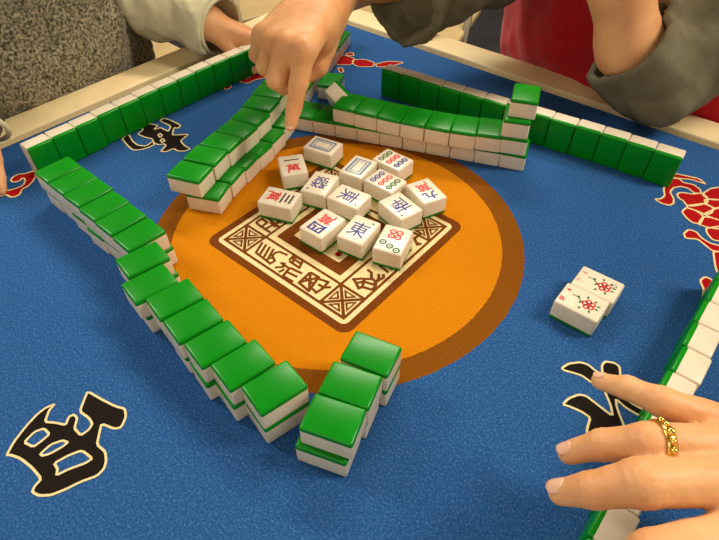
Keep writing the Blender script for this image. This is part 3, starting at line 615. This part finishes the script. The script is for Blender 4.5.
def person_parts(hip, face, lean, head_c):
    """world frame helper: face = unit direction the person looks in plan; returns a mapping (right, forward, up) -> world"""
    f = Vector((face[0], face[1], 0)).normalized(); r = Vector((f.y, -f.x, 0))
    return lambda a, b, c: Vector(hip)+r*a+f*(b)+Vector((0, 0, c))
def figure(hip, face, lean, hair_long, arms, hands, label, torso_w=.19):
    """seated figure: one body mesh; arms = [(shoulder, elbow, wrist)]; hands = fine (V,Q) lists"""
    L = person_parts(hip, face, lean, None)
    sh = L(0, lean, .50); nk = L(0, lean+.03, .58); hd = L(0, lean+.07, .73)
    f = (L(0, 1, 0)-L(0, 0, 0)); r = (L(1, 0, 0)-L(0, 0, 0)); Rm = np.array([list(r), list(f), [0, 0, 1]]).T
    def headf(X):
        q = (X-np.array(hip))@Rm
        H = ell(q, (0, lean+.07, .76), (.075, .095, .105))
        H = smin(H, ell(q, (0, lean+.098, .69), (.054, .062, .052)), .04)
        H = smin(H, cone(q, (0, lean+.155, .775), (0, lean+.180, .732), .006, .011), .012)
        for s in (-1, 1):
            H = smin(H, ell(q, (s*.013, lean+.172, .728), (.008, .009, .007)), .006)
            H = smin(H, ell(q, (s*.077, lean+.065, .742), (.009, .018, .031)), .006)
            H = smin(H, ell(q, (s*.045, lean+.135, .722), (.022, .02, .02)), .02)
            H = smin(H, cone(q, (s*.014, lean+.160, .783), (s*.050, lean+.143, .782), .006, .005), .010)
            e = q-np.array([s*.032, lean+.143, .762]); ra = np.sqrt((e**2).sum(-1))
            H = np.maximum(H, .0152-ra)
            lid = np.maximum(np.abs(ra-.0140)-.0022, -np.maximum(np.abs(e[..., 2]+.001)-.0048, -e[..., 1]))
            H = np.minimum(H, lid)
        H = smin(H, cone(q, (-.018, lean+.157, .697), (.018, lean+.157, .697), .0055, .0055), .005)
        H = smin(H, cone(q, (-.015, lean+.157, .687), (.015, lean+.157, .687), .006, .006), .004)
        return smin(H, cone(X, nk, L(0, lean+.05, .67), .054, .05), .03)
    def fn(X):
        q = (X-np.array(hip))@Rm
        D = cone(q*np.array([.72, 1, 1]), (0, -.0, .06), (0, lean*.6, .28), .125, .11)
        D = smin(D, cone(q*np.array([.66, 1, 1]), (0, lean*.6, .28), (0, lean, .46), .11, .115), .06)
        D = smin(D, cone(X, nk, L(0, lean+.05, .66), .055, .05), .05)
        for s in (-1, 1):
            D = smin(D, chain(q, [(s*.09, .0, .07), (s*.10, .40, .07), (s*.10, .42, -.38)], [.085, .06, .042], .04), .05)
            D = smin(D, cone(q, (s*.10, .41, -.40), (s*.10, .54, -.42), .04, .03), .03)
        for a in arms: D = smin(D, chain(X, a[0], a[1], .03), .04)
        return D
    pts = [L(-.26, -.16, -.47), L(.26, .6, .9)]+[L(-.26, .6, -.47), L(.26, -.16, .9)]+[q for a in arms for q in a[0]]
    lo, hi = bounds(pts, .07)
    hlo, hhi = bounds([L(-.1, lean-.05, .60), L(.1, lean+.2, .88), L(-.1, lean+.2, .88), L(.1, lean-.05, .6)], .012)
    me = mesh_from('person', [net_mesh('b', fn, lo, hi, .012), net_mesh('hd', headf, hlo, hhi, .0032)]+hands)
    o = link('person', me, M['skin']); tag(o, label, 'person')
    for s in (-1, 1):
        e = bmesh.new(); bmesh.ops.create_uvsphere(e, u_segments=16, v_segments=10, radius=.0122); m2 = bpy.data.meshes.new('eye'); e.to_mesh(m2); e.free()
        eo = link('eye', m2, M['eye'], o); eo.location = L(s*.032, lean+.143, .762)
        e = bmesh.new(); bmesh.ops.create_uvsphere(e, u_segments=12, v_segments=8, radius=.0060); m2 = bpy.data.meshes.new('iris'); e.to_mesh(m2); e.free()
        io = link('iris', m2, M['iris'], eo); io.location = Vector(f)*.0078+Vector((0, 0, -.001))
    bmx = bmesh.new()
    for (zz, rz) in ((.6972, .0032), (.6868, .0038)):
        rr = bmesh.ops.create_uvsphere(bmx, u_segments=18, v_segments=10, radius=1)
        bmesh.ops.transform(bmx, matrix=Matrix.Translation(L(0, lean+.1605, zz)) @ Matrix(((r.x, f.x, 0), (r.y, f.y, 0), (0, 0, 1))).to_4x4() @ Matrix.Diagonal((.019, .0035, rz, 1)), verts=rr['verts'])
    lm = bpy.data.meshes.new('lips'); bmx.to_mesh(lm); bmx.free(); link('lips', lm, M['lip'], o)
    def hf(X):
        q = (X-np.array(hip))@Rm
        D = ell(q, (0, lean+.052, .775), (.088, .104, .112)); D = smin(D, cone(q, (0, lean-.02, .72), (0, lean-.02, .60 if hair_long else .70), .07, .05), .05)
        D = np.maximum(D, -(ell(q, (0, lean+.16, .715), (.066, .08, .092))))
        return D+.003*np.sin(q[..., 0]*260)
    lo, hi = bounds([L(-.12, lean-.12, .55), L(.12, lean+.2, .9), L(-.12, lean+.2, .9), L(.12, lean-.12, .55)], .03)
    link('hair', mesh_from('hair', [net_mesh('h', hf, lo, hi, .006)]), M['hair'], o)
    def tf(X):
        q = (X-np.array(hip))@Rm
        D = cone(q*np.array([.72, 1, 1]), (0, 0, .05), (0, .02, .14), .135, .13)
        for s in (-1, 1): D = smin(D, chain(q, [(s*.09, .0, .07), (s*.10, .40, .07), (s*.10, .42, -.34)], [.098, .075, .06], .04), .04)
        return D
    lo, hi = bounds([L(-.26, -.18, -.42), L(.26, .52, .25), L(-.26, .52, .25), L(.26, -.18, -.42)], .03)
    link('trousers', mesh_from('trousers', [net_mesh('t', tf, lo, hi, .012, cloth_disp(.004, 14))]), M['navy'], o)
    for s in (-1, 1):
        def sf(X):
            q = (X-np.array(hip))@Rm; return np.maximum(cone(q, (s*.10, .40, -.40), (s*.10, .56, -.425), .05, .038), -.45-q[..., 2]+.005)
        lo, hi = bounds([L(s*.10-.07, .33, -.46), L(s*.10+.07, .62, -.33), L(s*.10+.07, .33, -.46), L(s*.10-.07, .62, -.33)], .01)
        link('shoe', mesh_from('shoe', [net_mesh('s', sf, lo, hi, .008)]), M['ink'], o)
    return o, L, Rm
def chair(x, y, face, label):
    a = math.atan2(face[1], face[0])-math.pi/2
    t = empty('folding_chair', (x, y, 0), a); tag(t, label, 'chair')
    link('seat', box_mesh('seat', [(0, 0, .43, .40, .40, .022)], .008, 3), M['chairw'], t)
    link('backrest', box_mesh('back', [(0, -.215, .78, .40, .018, .20)], .007, 3), M['chairw'], t)
    for s in (-1, 1):
        link('leg', tube_mesh('leg', [(s*.20, .20, .0), (s*.20, .0, .43), (s*.20, -.21, .88)], .011), M['steel'], t)
        link('leg', tube_mesh('leg', [(s*.178, -.22, .0), (s*.178, .16, .42)], .011), M['steel'], t)
    link('crossbar', tube_mesh('bar', [(-.19, .14, .13), (.19, .14, .13)], .008), M['steel'], t)
    return t

def sleeve(name, parent, m, pts, rad, th=.009, h=.004, disp=None, start_cut=False):
    p = [np.array(tuple(q), float) for q in pts]; d = p[-1]-p[-2]; d = d/np.linalg.norm(d)
    ext = p+[p[-1]+d*.05]; rext = list(rad)+[rad[-1]]
    def fn(X):
        o = chain(X, ext, rext, .03)-(disp(X) if disp else 0); i = o+th
        D = np.maximum(o, (X-p[-1])@d)
        hollow = np.maximum(np.maximum(i, -((X-(p[-1]-d*.035))@d)), np.sqrt(((X-p[-1])**2).sum(-1))-.11); D = np.maximum(D, -hollow)
        return D
    lo, hi = bounds(pts, max(rad)+.03)
    return link(name, mesh_from(name, [net_mesh(name, fn, lo, hi, h, None)]), m, parent)
def torso_fn(hip, Rm, lean, g, top=.5, bottom=-.02, shoulders=True, opening=None):
    def fn(X):
        q = (X-np.array(tuple(hip)))@Rm
        D = cone(q*np.array([.72, 1, 1]), (0, 0, .06), (0, lean*.6, .28), .125+g, .11+g)
        D = smin(D, cone(q*np.array([.74, 1, 1]), (0, lean*.6, .28), (0, lean, .46), .11+g, .112+g), .06)
        for s in (-1, 1): D = smin(D, ell(q, (s*.165, lean, .49), (.056+.5*g, .056+.5*g, .056+.5*g)), .05)
        neck = cone(q, (0, lean+.02, .5), (0, lean+.04, .75), .068, .07)
        D = np.maximum(D, -neck); D = np.maximum(D, bottom-q[..., 2])
        if opening: D = np.maximum(D, -opening(q))
        return D
    return fn
def folds(a, b=0., seed=1):
    rg = np.random.RandomState(seed); K = rg.normal(size=(7, 3)); K /= np.linalg.norm(K, axis=1)[:, None]; ph = rg.uniform(0, 6.28, 7)
    def f(X):
        Y = X+.012*np.sin(X[..., [1, 2, 0]]*38+ph[:3]); s = 0
        for i in range(4): s = s+np.sin(Y@K[i]*(55+22*i)+ph[i])/(1+.4*i)
        t = 0
        for i in range(4, 7): t = t+np.sin(Y@K[i]*(170+60*i)+ph[i])
        return a*(np.abs(s)-.9)+b*t
    return f
def V3(*a): return Vector(a)
def generic_hand(w, f, n, side, curls, sc=1., spread=.1, thumb=(.5, .3)):
    """w wrist point; f towards the fingers; n towards the back of the hand; side +1/-1: thumb at +s or -s"""
    w = Vector(w); f = Vector(f).normalized(); n = Vector(n); n = (n-f*n.dot(f)).normalized(); s = f.cross(n)*side
    F = []; palm = []
    offs = (.027, .009, -.009, -.026); mc = (.088, .09, .085, .076); Ls = ((.044, .025, .020), (.048, .029, .021), (.044, .027, .021), (.034, .020, .018))
    for i in range(4):
        m = w+f*mc[i]*sc+s*offs[i]*sc-n*.002; palm.append((w+s*offs[i]*.55*sc, m, .017*sc, .0125*sc))
        pts = [m]; rad = [.0108*sc]; a = .0; d0 = (f+s*offs[i]*spread*20*.1).normalized(); p = m
        for j in range(3):
            a += curls[i][j]; d = d0*math.cos(a)-n*math.sin(a); p = p+d*Ls[i][j]*sc; pts.append(p); rad.append((.0098, .0085, .0072)[j]*sc*(1 if i < 3 else .88))
        F.append((pts, rad))
    palm.append((w+s*.012*sc, w+s*.024*sc+f*.07*sc-n*.008, .019*sc, .013*sc)); palm.append((w-s*.012*sc, w-s*.022*sc+f*.06*sc-n*.008, .018*sc, .013*sc))
    t0 = w+s*.022*sc+f*.018*sc-n*.008; d = (s*math.sin(thumb[0])+f*math.cos(thumb[0])-n*thumb[1]).normalized(); d2 = (d+f*.5-n*.1).normalized()
    F.append(([t0, t0+d*.042*sc, t0+d*.042*sc+d2*.032*sc, t0+d*.042*sc+d2*.058*sc], [.0165*sc, .0115*sc, .0105*sc, .0085*sc]))
    return palm, F
def creases(F, n):
    J = []
    for p, r in F:
        for j in (1, 2):
            if j < len(p)-1: J.append((np.array(tuple(p[j])), np.array(tuple((Vector(p[j+1])-Vector(p[j-1])).normalized())), r[j]))
    def f(p):
        v = skin_disp(p); q = np.array(tuple(p))
        for c, d, r in J:
            e = q-c; l = math.sqrt(e@e)
            if l < r*1.7: v += -.00042*math.exp(-(l/(r*1.15))**4)*(.5+.5*math.cos(e@d*6.283/.0036))
        return v
    return f
def fine_hand(palm, F, arm, pad=.03, h=.0018, kw=.007):
    pts = [q for c in palm for q in c[:2]]+[q for f in F for q in f[0]]+list(arm[0])
    lo, hi = bounds(pts, pad)
    T = lambda q: tuple(q)
    fn = hand_fn([(T(a), T(b), r1, r2) for a, b, r1, r2 in palm], [([T(q) for q in p], r) for p, r in F], ([T(q) for q in arm[0]], arm[1]), kw)
    return net_mesh('hand', fn, lo, hi, h, creases(F, None), 2)

# ---- the player in the grey speckled sweater (left)
HIP1 = V3(-.63, -.042, .46); LE1 = .05
L = person_parts(HIP1, (1, 0), LE1, None)
WL = V3(*(-0.36773, 0.15404, 0.80865)); EL = V3(-.60, .15, .825); SL = L(-.165, LE1, .49)
palm, F = generic_hand(WL, (V3(*(-0.34287, 0.18794, 0.79140))-WL), V3(-.1, .1, 1), 1, ((.35, .35, .3), (.9, 1.2, .8), (1.0, 1.3, .8), (1.0, 1.3, .8)), .68, thumb=(.5, .5))
f1 = V3(*(-0.34287, 0.18794, 0.79140))-WL
ER1 = L(.20, .02, .37); SR1 = L(.165, LE1, .49)
h1 = fine_hand(palm, F, ([WL, WL+(EL-WL)*.22], [.020, .022]), h=.0025)
WR1 = V3(*(-0.36006, -0.15633, 0.80520)); d1 = V3(*(-0.31822, -0.20868, 0.76725))-WR1
palm, F = generic_hand(WR1, d1, V3(0, 0, 1), -1, ((.5, .4, .2), (.45, .4, .2), (.3, .3, .1), (.2, .2, .1)), .62, thumb=(.4, .2))
h2 = fine_hand(palm, F, ([WR1, WR1+(ER1-WR1)*.2], [.020, .022]), h=.003)
body1, L, Rm1 = figure(HIP1, (1, 0), LE1, True, [([SL, EL, WL], [.045, .033, .022]), ([SR1, ER1, WR1], [.045, .033, .02])], [h1, h2],
    'person in a grey speckled sweater with pale sleeves seated at the left rim')
fn = torso_fn(HIP1, Rm1, LE1, .034)
lo, hi = bounds([L(-.26, -.2, -.05), L(.26, .25, .62), L(-.26, .25, .6), L(.26, -.2, -.05)], .02)
link('sweater', mesh_from('sweater', [net_mesh('sw', fn, lo, hi, .0055, lambda p: noise.fractal(p*16, 1, 2, 2)*.010+noise.noise(p*110)*.0035)]), M['knit'], body1)
wr = lambda a, b, s1=24, s2=60: (lambda p: noise.fractal(Vector((p.x*s1, p.y*s1, p.z*s1)), 1, 2, 2)*a+noise.noise(p*s2)*b)
f1n = f1.normalized()
sl = sleeve('sleeve', body1, M['pale'], [SL, EL, (EL+WL)/2, WL+f1n*.020], [.066, .056, .048, .037], disp=folds(.0035, .0004, 3)); tag(sl, 'pale cotton sleeve with wide cuff')
sl = sleeve('sleeve', body1, M['taupe'], [SR1, ER1, WR1+d1.normalized()*.004], [.068, .054, .036], disp=folds(.002, .0003, 4)); tag(sl, 'taupe sleeve with pale hem')
def torus_at(name, parent, c, ax, R, r, m, sq=1):
    ax = Vector(ax).normalized(); a = ax.orthogonal().normalized(); b = ax.cross(a)
    pts = [Vector(c)+(a*math.cos(2*math.pi*k/28)+b*math.sin(2*math.pi*k/28)*sq)*R for k in range(29)]
    return link(name, tube_mesh(name, pts, r, 10), m, parent)
torus_at('cuff_hem', body1, WR1+d1.normalized()*.004, d1, .0345, .0028, M['pale'])
torus_at('cuff_hem', body1, WL+f1n*.020, WL+f1n*.020-(EL+WL)/2, .0365, .0026, M['pale'])

# ---- the player in the red vest (behind the far rim)
HIP2 = V3(.098, .648, .46); LE2 = .09
L = person_parts(HIP2, (0, -1), LE2, None)
W2 = V3(*(-0.18914, 0.21317, 0.87765)); E2 = V3(*(-0.08934, 0.38956, 0.89490)); S2 = L(.165, LE2, .49)
I = [V3(*(-0.09027, 0.06255, 0.87938)), V3(*(-0.08829, 0.05101, 0.85350)), V3(*(-0.08933, 0.04265, 0.83108)), V3(*(-0.08621, 0.03303, 0.81727))]
Mi = [V3(*(-0.10838, 0.05864, 0.87938)), V3(*(-0.11115, 0.04431, 0.85177)), V3(*(-0.12772, 0.06541, 0.83108)), V3(*(-0.13848, 0.08681, 0.82590))]
Ri = [V3(*(-0.12718, 0.05975, 0.87765)), V3(*(-0.14219, 0.05879, 0.85005)), V3(*(-0.15599, 0.07724, 0.83280)), V3(*(-0.16095, 0.09456, 0.82935))]
Pk = [V3(*(-0.15111, 0.06857, 0.87420)), V3(*(-0.17031, 0.07282, 0.84832)), V3(*(-0.17461, 0.08237, 0.83625)), V3(*(-0.18100, 0.09944, 0.83280))]
Th = [V3(*(-0.14339, 0.15704, 0.86730)), V3(*(-0.12618, 0.12617, 0.85005)), V3(*(-0.12333, 0.11283, 0.83625)), V3(*(-0.12827, 0.10371, 0.82935))]
F = [(I, [.0114, .0090, .0076, .0062]), (Mi, [.0118, .0104, .0086, .0072]), (Ri, [.0112, .0096, .008, .007]), (Pk, [.0105, .0086, .0072, .0062]), (Th, [.017, .0125, .011, .009])]
wa, wb = V3(*(-0.19264, 0.20177, 0.87765)), V3(*(-0.18038, 0.21876, 0.87592))
palm = [(wb, I[0], .020, .0125), ((wa+wb)/2, Mi[0], .021, .0125), (wa, Ri[0], .020, .012), (wa, Pk[0], .019, .0115), (wb, V3(*(-0.12147, 0.11317, 0.86385)), .020, .016), ((wa+wb)/2, V3(*(-0.14573, 0.09799, 0.86730)), .02, .016)]
hp = fine_hand(palm, F, ([W2, W2+(E2-W2)*.35], [.026, .034]), h=.0017, kw=.006)
E2L = V3(.130, .358, .80); W2L = V3(.046, .302, 1.02); S2L = L(-.165, LE2, .49)
chin = L(0, LE2+.14, .66)
palm, F = generic_hand(W2L, chin-W2L+V3(-.03, -.02, .03), V3(.2, -1, .2), -1, ((.5, 1.2, .8),)*4, .9, thumb=(.5, .2))
hf2 = fine_hand(palm, F, ([W2L, W2L+(E2L-W2L)*.2], [.025, .03]), h=.003)
body2, L, Rm2 = figure(HIP2, (0, -1), LE2, False, [([S2, E2, W2], [.048, .040, .027]), ([S2L, E2L+V3(.014, .011, .012), E2L*.8+W2L*.2, (E2L+W2L)/2, W2L], [.044, .024, .029, .027, .021])], [hp, hf2],
    'person in a red vest and olive grey shirt, pointing down with the right hand')
fi = (I[3]-I[2]).normalized()
nail(body2, I[3]+V3(*(0.45314, -0.53372, 0.71400))*.0058+fi*.001, fi, V3(*(0.45314, -0.53372, 0.71400)), .0080, .009)
op = lambda q: np.maximum(np.abs(q[..., 0]+.0)-.012-np.clip(q[..., 2]-.40, 0, 1)*.3, .40-q[..., 2])
fn = torso_fn(HIP2, Rm2, LE2, .050)
lo, hi = bounds([L(-.27, -.2, -.05), L(.27, .27, .62), L(-.27, .27, .6), L(.27, -.2, -.05)], .02)
link('vest', mesh_from('vest', [net_mesh('vest', fn, lo, hi, .007, wr(.012, .002, 12, 40))]), M['vest'], body2)
link('zip', tube_mesh('zip', [L(.03, .168+.0*k, .10+.02*k)+Vector((0, 0, 0)) for k in range(3)], .001), M['ink'], body2)
d2 = (W2-E2).normalized(); c2 = V3(*(-0.10691, 0.22916, 0.88455))
sl = sleeve('sleeve', body2, M['shirt'], [S2, E2, (E2+c2)/2+V3(0, 0, -.006), c2+V3(0, 0, -.010)], [.072, .058, .049, .047], disp=folds(.004, .0004, 5)); tag(sl, 'rolled olive grey sleeve on the pointing arm')
d3 = (W2L-E2L).normalized()
sl = sleeve('sleeve', body2, M['shirt'], [S2L, (S2L+E2L)/2+V3(0, 0, .012), E2L+V3(.018, .014, .014), E2L+d3*.052], [.072, .060, .047, .038], h=.004, disp=folds(.0045, .0004, 6)); tag(sl, 'rolled olive grey sleeve around the propped elbow')

# ---- the player at the right with the gold ring
HIP3 = V3(.70, -.10, .46); LE3 = .03
L = person_parts(HIP3, (-1, 0), LE3, None)
W3 = V3(.425, -.035, .845)
Md = [V3(*(0.33372, -0.08337, 0.84488)), V3(*(0.29738, -0.11833, 0.84832)), V3(*(0.28195, -0.12897, 0.83625)), V3(*(0.27131, -0.13269, 0.82417))]
Rg = [V3(*(0.33254, -0.06258, 0.84315)), V3(*(0.29240, -0.09701, 0.84832)), V3(*(0.27669, -0.10363, 0.83625)), V3(*(0.26537, -0.10995, 0.82245))]
Pn = [V3(*(0.32787, -0.05252, 0.83798)), V3(*(0.28992, -0.06854, 0.84660)), V3(*(0.27356, -0.06573, 0.83970)), V3(*(0.25998, -0.06408, 0.83108))]
Ix = [V3(*(0.34168, -0.10912, 0.84142)), V3(*(0.31398, -0.14317, 0.84315)), V3(*(0.30760, -0.15111, 0.82935)), V3(*(0.30282, -0.15570, 0.81900))]
T3 = [V3(*(0.36777, -0.09276, 0.82590)), V3(*(0.36030, -0.11773, 0.81900)), V3(*(0.35103, -0.13364, 0.81210)), V3(*(0.34467, -0.14306, 0.80865))]
F = [(Md, [.0122, .0112, .0086, .0064]), (Rg, [.0112, .0098, .0078, .0060]), (Pn, [.0108, .0078, .0064, .0050]), (Ix, [.0125, .0112, .0088, .0070]), (T3, [.017, .013, .0115, .009])]
palm = [(W3+V3(.0, .014, 0), Pn[0], .018, .0125), (W3+V3(0, .006, 0), Rg[0], .020, .0125), (W3, Md[0], .021, .0132), (W3+V3(.0, -.014, 0), Ix[0], .019, .0135), (W3+V3(0, -.01, -.01), T3[0], .02, .018)]
E3 = V3(.62, .12, .80); S3 = L(.165, LE3, .49)
h3 = fine_hand(palm, F, ([W3, W3+(E3-W3)*.25], [.026, .032]), h=.0014, kw=.006)
S3L = L(-.165, LE3, .49); E3L = L(-.22, .06, .26); W3L = L(-.10, .27, .19)
palm, F = generic_hand(W3L, L(-.02, .36, .16)-W3L, V3(0, 0, 1), 1, ((.3, .3, .2),)*4, .9)
h3l = fine_hand(palm, F, ([W3L, W3L+(E3L-W3L)*.2], [.025, .03]), h=.003)
body3, L, Rm3 = figure(HIP3, (-1, 0), LE3, False, [([S3, E3, W3], [.05, .04, .028]), ([S3L, E3L, W3L], [.05, .04, .026])], [h3, h3l],
    'person at the right, right hand with a gold ring reaching over the felt')
up = V3(*(0.45314, -0.53372, 0.71400))
for J, wd, ln, rr in ((Md, .0094, .0100, .0058), (Rg, .0082, .0088, .0053), (Pn, .0060, .0064, .0044), (Ix, .0095, .010, .006)):
    f = (J[3]-J[2]).normalized(); u = V3(-.05, .1, 1); u = (u-f*u.dot(f)).normalized()
    nail(body3, J[3]+u*(rr+.0010)-f*.0005, f, (u+f*.12), wd, ln)
rc = Rg[0]+(Rg[1]-Rg[0])*.90; rax = Rg[1]-Rg[0]
def ring_mesh(c, ax, R, wdt, th):
    ax = Vector(ax).normalized(); a = ax.orthogonal().normalized(); b = ax.cross(a); v = []; f = []; n = 48
    prof = [(-wdt/2, 0), (-wdt/2, th*.6), (-wdt*.25, th), (wdt*.25, th), (wdt/2, th*.6), (wdt/2, 0)]
    for k in range(n):
        g = 2*math.pi*k/n; d = a*math.cos(g)+b*math.sin(g)
        for (s, t) in prof: v.append(Vector(c)+d*(R+t)+ax*s)
    m = len(prof)
    for k in range(n):
        for j in range(m): f.append((k*m+j, k*m+(j+1) % m, ((k+1) % n)*m+(j+1) % m, ((k+1) % n)*m+j))
    return pydata('ring', v, f)
rg = link('finger_ring', ring_mesh(rc, rax, .0102, .0052, .0014), M['gold'], body3)
bm = bmesh.new()
u = V3(-.1, -.1, 1); ax = rax.normalized(); u = (u-ax*u.dot(ax)).normalized(); sd = ax.cross(u)
for a in (-.75, -.38, 0, .38, .75):
    r = bmesh.ops.create_icosphere(bm, subdivisions=2, radius=.0017 if a else .0024)
    bmesh.ops.translate(bm, verts=r['verts'], vec=rc+(u*math.cos(a)+sd*math.sin(a))*.0117)
me = bpy.data.meshes.new('setting'); bm.to_mesh(me); bm.free(); link('ring_setting', me, M['gold'], rg)
fn = torso_fn(HIP3, Rm3, LE3, .022)
lo, hi = bounds([L(-.27, -.2, -.05), L(.27, .25, .62), L(-.27, .25, .6), L(.27, -.2, -.05)], .02)
link('shirt', mesh_from('shirt', [net_mesh('shirt', fn, lo, hi, .010, wr(.008, .0, 14, 40))]), M['pale'], body3)
sleeve('sleeve', body3, M['pale'], [S3, E3, E3+(W3-E3)*.35], [.066, .052, .046], h=.006, disp=folds(.003, .0, 7))
sleeve('sleeve', body3, M['pale'], [S3L, E3L, E3L+(W3L-E3L)*.8], [.066, .05, .038], h=.006, disp=folds(.003, .0, 7))

chair(HIP1.x-.0, HIP1.y, (1, 0), 'beige folding chair under the person in the grey sweater')
chair(HIP2.x, HIP2.y+.0, (0, -1), 'beige folding chair under the person in the red vest')
chair(HIP3.x, HIP3.y, (-1, 0), 'beige folding chair under the person with the gold ring')
chair(-.735, 1.10, (.30, -.95), 'empty beige folding chair behind the far rim, below the olive sleeve')
chair(-1.27, .97, (1, -.3), 'empty beige folding chair behind the far left table corner')
chair(-1.24, .36, (1, -.05), 'empty beige folding chair seen under the pale sleeve')
# crumpled tissue on the far rim
def tis(X):
    D = chain(X, [(-0.19658, 0.40107, 0.76725), (-0.19332, 0.41640, 0.77070), (-0.18857, 0.43590, 0.76897)], [.006, .009, .005], .006); return D
a, b, c = (-0.19658, 0.40107, 0.76725), (-0.19332, 0.41640, 0.77070), (-0.18857, 0.43590, 0.76897)
lo, hi = bounds([a, b, c], .025)
o = link('tissue', mesh_from('tissue', [net_mesh('t', tis, lo, hi, .0014, wr(.006, .003, 70, 160), 0)]), M['tissue']); tag(o, 'crumpled cream tissue on the far rim under the olive sleeve', 'tissue')
